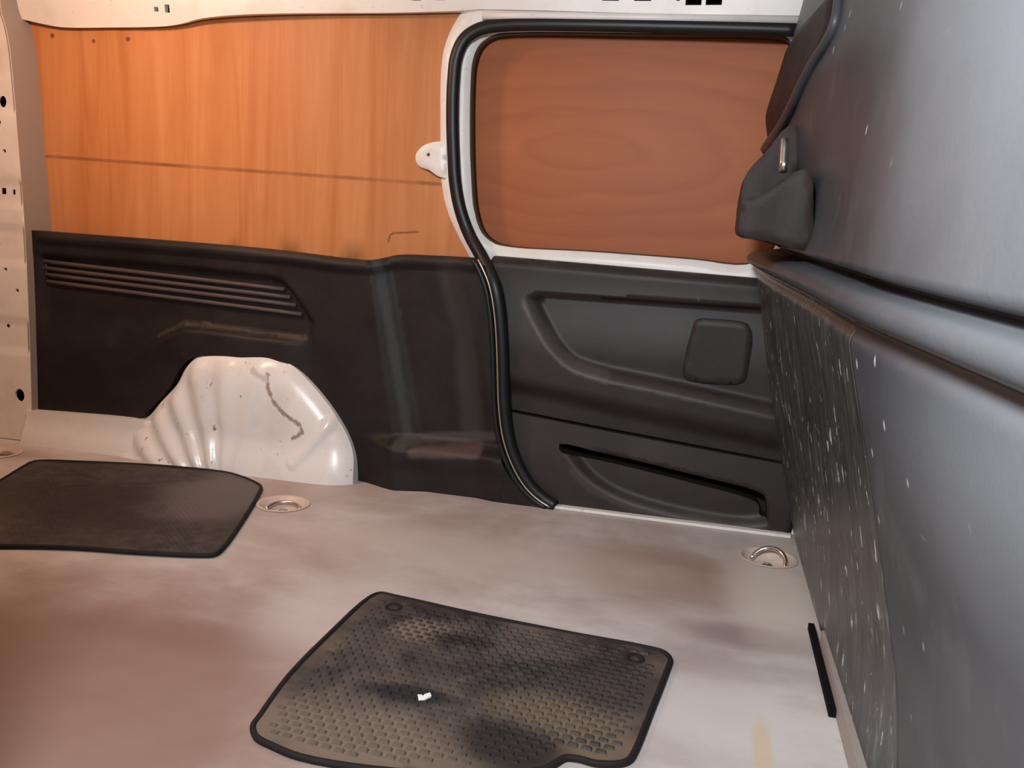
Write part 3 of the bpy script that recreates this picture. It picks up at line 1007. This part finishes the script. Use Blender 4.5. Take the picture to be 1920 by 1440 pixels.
def warp_patch(name, s0, s1, n, zs, ylo, yhi, mat, zmax=None):
    """patch bounded in Y by ylo(z)..yhi(z); zs may be scaled to follow the rail"""
    V = []; S = np.linspace(0, 1, n)
    rows = []
    for s in S:
        for zt in zs:
            y = ylo(zt) + (yhi(zt) - ylo(zt)) * s
            z = zt if zmax is None else zmax(y, zt)
            rows.append((y, z))
    A = np.array(rows); X = bulk_x(A[:, 0], A[:, 1])
    front = np.stack([X, A[:, 0], A[:, 1]], -1); back = front + [.02, 0, 0]
    m = len(zs); N = n * m; idx = np.arange(N).reshape(n, m); q = []
    for i in range(n - 1):
        for j in range(m - 1):
            q.append((idx[i, j], idx[i, j + 1], idx[i + 1, j + 1], idx[i + 1, j]))
    cnt = {}
    for f in q:
        for a, b in zip(f, f[1:] + f[:1]):
            cnt[(a, b)] = 1
    bnd = [e for e in cnt if (e[1], e[0]) not in cnt]
    Fq = list(q) + [tuple(N + i for i in reversed(f)) for f in q] + [(b, a, N + a, N + b) for a, b in bnd]
    VV = np.concatenate([front, back])
    a, b, c_ = VV[Fq[0][0]], VV[Fq[0][1]], VV[Fq[0][2]]
    if np.cross(b - a, c_ - a)[0] > 0:
        Fq = [tuple(reversed(f)) for f in Fq]
    return mesh(name, VV, Fq, mat, bulk, flat=range(2 * len(q), len(Fq)))


zlow = np.linspace(0, 1, 100)
zfun_low = lambda y, t: .012 + t * (zr(y) - .040 - .012)
Zt = lambda t: .012 + t * .57
warp_patch('scuffed_panel', 0, 1, 110, zlow, lambda t: yb(Zt(t)), lambda t: BF, BULK_EDGE, zfun_low)
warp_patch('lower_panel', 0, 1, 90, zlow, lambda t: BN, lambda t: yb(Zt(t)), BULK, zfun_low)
zrail = np.linspace(0, 1, 40)
zfun_rail = lambda y, t: zr(y) - .040 + t * .046
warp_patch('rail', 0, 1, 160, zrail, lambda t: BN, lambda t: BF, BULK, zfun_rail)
zup = np.linspace(0, 1, 90)
zfun_up = lambda y, t: zr(y) + .006 + t * (ZT - .004 - zr(y) - .006)
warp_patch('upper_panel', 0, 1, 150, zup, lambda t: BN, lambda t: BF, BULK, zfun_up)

# rolled edge of the upper panel, running up and away from the bracket
bead_px = smooth([(1398, 345), (1412, 312), (1440, 272), (1466, 236), (1487, 196), (1505, 155), (1527, 115), (1550, 78), (1566, 40), (1574, -20)], 5)
bead = [hit_bulk(x, y, .004) for x, y in bead_px]
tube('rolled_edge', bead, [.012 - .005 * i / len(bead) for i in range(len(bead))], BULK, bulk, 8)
# dark flange outside the rolled edge
fo = [hit_bulk(x, y, .0) for x, y in bead_px]
V = []; Fc = []
for i, p in enumerate(fo):
    yo = min(BF, p[1] + .9 * (1 - .0 * i))
    for s in np.linspace(0, 1, 10):
        y = p[1] + (BF - p[1]) * s
        V.append((float(bulk_x(y, p[2])) - .004, y, p[2]))
for i in range(len(fo) - 1):
    for j in range(9):
        a = i * 10 + j
        Fc.append((a, a + 1, a + 11, a + 10))
o = mesh('edge_flange', V, Fc, PAD, bulk)
sd = o.modifiers.new('solid', 'SOLIDIFY'); sd.thickness = .004; sd.offset = 0

# bracket pad at the far end above the rail
pd = [(1392, 374), (1420, 368), (1455, 345), (1488, 323), (1511, 318), (1522, 333), (1525, 400), (1522, 462), (1500, 468), (1440, 452), (1388, 440), (1388, 400)]
PYY = 1.42
pz = [tuple(onY(x, y, PYY)[[0, 2]]) for x, y in smooth(pd, 3, True)]
plate('bracket_pad', pz, PAD, wall3(PYY), thick=.26, res=.008, parent=bulk, edge_round=.005,
      func=lambda V: .004 * sstep(V[:, 0], .09, .13))
pk = [tuple(onY(x, y, 1.66)[[0, 2]]) for x, y in smooth([(1391, 420), (1394, 345), (1402, 322), (1440, 280), (1478, 236), (1508, 240), (1520, 300), (1515, 420)], 3, True)]
plate('bracket_web', pk, PAD, wall3(1.66), thick=.20, res=.015, parent=bulk, edge_round=.006)
# bright latch pin above the pad
a, b = onY(1472, 262, 1.52), onY(1468, 322, 1.50)
tube('latch_pin', [a, a + (b - a) * .3, a + (b - a) * .7, b], .0065, CHROME, bulk, 12)
# foot flange and rubber strip along the floor
pa, pb = onZ(1532, 1182), onZ(1576, 1348)
box('rubber_strip', (pa[0] - .016, pb[1], .0), (pa[0] - .006, pa[1], .012), GAP, bulk)
box('foot_flange', (pa[0] - .006, BN + .02, .0), (pa[0] + .012, 1.46, .036), STEEL_GREY_SHADE, bulk)

# ================================================================== things on the floor
def lashing(c, label, rot, ringup):
    root = empty('lashing_ring', (c[0], c[1], -.03)); tag(root, label, 'lashing ring', 'lashing rings sunk into the floor')
    lathe('cup', [(HOLE_R + .006, .0015), (HOLE_R + .002, .0035), (HOLE_R - .003, .001), (HOLE_R - .010, -.014), (HOLE_R - .022, -.022), (.001, -.024)], (c[0], c[1], 0), CUP, root)
    pts = []
    for t in np.linspace(0, math.pi, 17):
        lx = .038 * math.cos(t); up = .040 * math.sin(t)
        pts.append((c[0] + lx * math.cos(rot) - up * math.cos(ringup) * math.sin(rot),
                    c[1] + lx * math.sin(rot) + up * math.cos(ringup) * math.cos(rot), -.014 + up * math.sin(ringup)))
    tube('ring', pts, .0048, CHROME if ringup > .5 else ZINC, root, 8)
    lathe('bolt', [(.012, -.023), (.012, -.016), (.008, -.013), (.001, -.0125)], (c[0], c[1], 0), ZINC, root, 6)
    return root


lashing(ring_spots[0], 'flat steel lashing ring sunk in the floor beside the corner of the worn mat', .3, .15)
lashing(ring_spots[1], 'raised steel lashing ring sunk in the floor at the foot of the bulkhead', -.5, .75)
lashing(ring_spots[2], 'dirty steel lashing ring sunk in the floor at the rear pillar', .2, .1)


def floor_mat(label, outline_px, mat, rim, pitch, stud, dirs, hgt, margin, fasteners=(), tread_mat=None):
    """rubber mat lying on the floor: body, raised rim, moulded tread, fastener holes"""
    o2 = dedupe(fl(outline_px))
    c = np.mean(np.array(o2), 0)
    root = empty('floor_mat', (c[0], c[1], 0)); tag(root, label, 'floor mat', 'rubber mats on the load floor')
    body = plate('mat_body', o2, mat, floor3(.0015), thick=.001, res=.02, parent=root,
                 func=lambda V: .0055 + .0008 * np.sin(V[:, 0] * 21 + V[:, 1] * 13))
    ring3 = [np.array([p[0], p[1], .0068]) for p in o2] ; ring3.append(ring3[0])
    # rim runs just inside the outline
    n = len(o2); A = np.array(o2)
    tan = np.roll(A, -1, 0) - np.roll(A, 1, 0); tan /= np.linalg.norm(tan, axis=1)[:, None] + 1e-9
    nr = np.stack([-tan[:, 1], tan[:, 0]], -1)
    if not inside(A[:1] + nr[:1] * .004, A)[0]:
        nr = -nr
    B = A + nr * .0012
    tube('rim', [(*p, .0062) for p in B] + [(*B[0], .0062)], .0045, MAT_RIM, root, 8, caps=False)
    e1 = np.array(dirs[0], float); e1 /= np.linalg.norm(e1); e2 = np.array(dirs[1], float); e2 /= np.linalg.norm(e2)
    V = []; Fc = []
    for i in range(-70, 71):
        for j in range(-70, 71):
            p = c + e1 * pitch[0] * (i + .5 * (j % 2)) + e2 * pitch[1] * j
            if abs(p[0] - c[0]) > .5 or abs(p[1] - c[1]) > .5:
                continue
            V.append(p)
    S = np.array(V)
    d, _ = seg_dist(S, o2, True)
    S = S[inside(S, o2) & (d > margin)]
    for f in fasteners:
        S = S[np.hypot(S[:, 0] - f[0], S[:, 1] - f[1]) > .026]
    V = []
    for p in S:
        k0 = len(V); L, W = stud
        for h, s in ((.0060, 1.0), (.0060 + hgt, .68)):
            for a, b in ((-1, -1), (1, -1), (1, 1), (-1, 1)):
                q = p + e1 * a * L * s + e2 * b * W * s
                V.append((q[0], q[1], h))
        Fc += [(k0 + 4, k0 + 5, k0 + 6, k0 + 7)] + [(k0 + i, k0 + (i + 1) % 4, k0 + 4 + (i + 1) % 4, k0 + 4 + i) for i in range(4)]
    if np.cross(e1, e2) < 0:
        Fc = [tuple(reversed(f)) for f in Fc]
    t = mesh('tread', V, Fc, tread_mat or mat, root, smooth_sh=False); t['kind'] = 'stuff'
    for f in fasteners:
        lathe('fastener', [(.016, .0065), (.015, .0092), (.010, .0092), (.0085, .0068), (.001, .0068)], (f[0], f[1], 0), MAT_RIM, root, 20)
    return root


near_px = smooth([(690, 1128), (712, 1119), (740, 1124), (900, 1160), (1080, 1196), (1210, 1220), (1245, 1230), (1257, 1243), (1252, 1262), (1222, 1340), (1192, 1415), (1180, 1434), (1160, 1441),
                  (1115, 1440), (1085, 1432), (1060, 1430), (1042, 1440), (1020, 1452), (880, 1462), (700, 1452), (560, 1428), (510, 1408), (478, 1390), (473, 1370), (486, 1350), (540, 1275), (620, 1192)], 4, True)
A = onZ(712, 1121); B = onZ(1245, 1232); Cc = onZ(480, 1380)
floor_mat('dusty black rubber floor mat with studs and a paper scrap lying on it', near_px, MAT_NEAR, MAT_RIM, (.0190, .0135), (.0074, .0044),
          ((B - A)[:2], (Cc - A)[:2]), .0036, .022, [onZ(738, 1147), onZ(1190, 1243)], STUD_NEAR)
far_px = smooth([(-230, 1020), (-190, 1035), (0, 1030), (140, 1033), (250, 1041), (370, 1047), (404, 1045), (418, 1034), (450, 990), (486, 930), (490, 918), (480, 910), (445, 896), (420, 890), (300, 878), (160, 871), (75, 869),
                 (58, 872), (40, 882), (-10, 912), (-140, 970), (-215, 1005)], 4, True)
A = onZ(60, 872); B = onZ(420, 890); Cc = onZ(-200, 1020)
floor_mat('worn dark rubber floor mat lying beside the wheel arch', far_px, MAT_FAR, MAT_RIM, (.0125, .0105), (.0046, .0034),
          ((B - A)[:2], (Cc - A)[:2]), .0012, .018)

# scrap of paper on the near mat
sc = fl([(783, 1303), (795, 1300), (806, 1300), (809, 1306), (796, 1312), (785, 1312)], .0105)
p = plate('paper_scrap', sc, PAPER, floor3(.0105), thick=.0012, func=lambda V: .002 * np.sin(V[:, 0] * 300))
tag(p, 'small white paper scrap lying on the dusty mat', 'paper scrap')
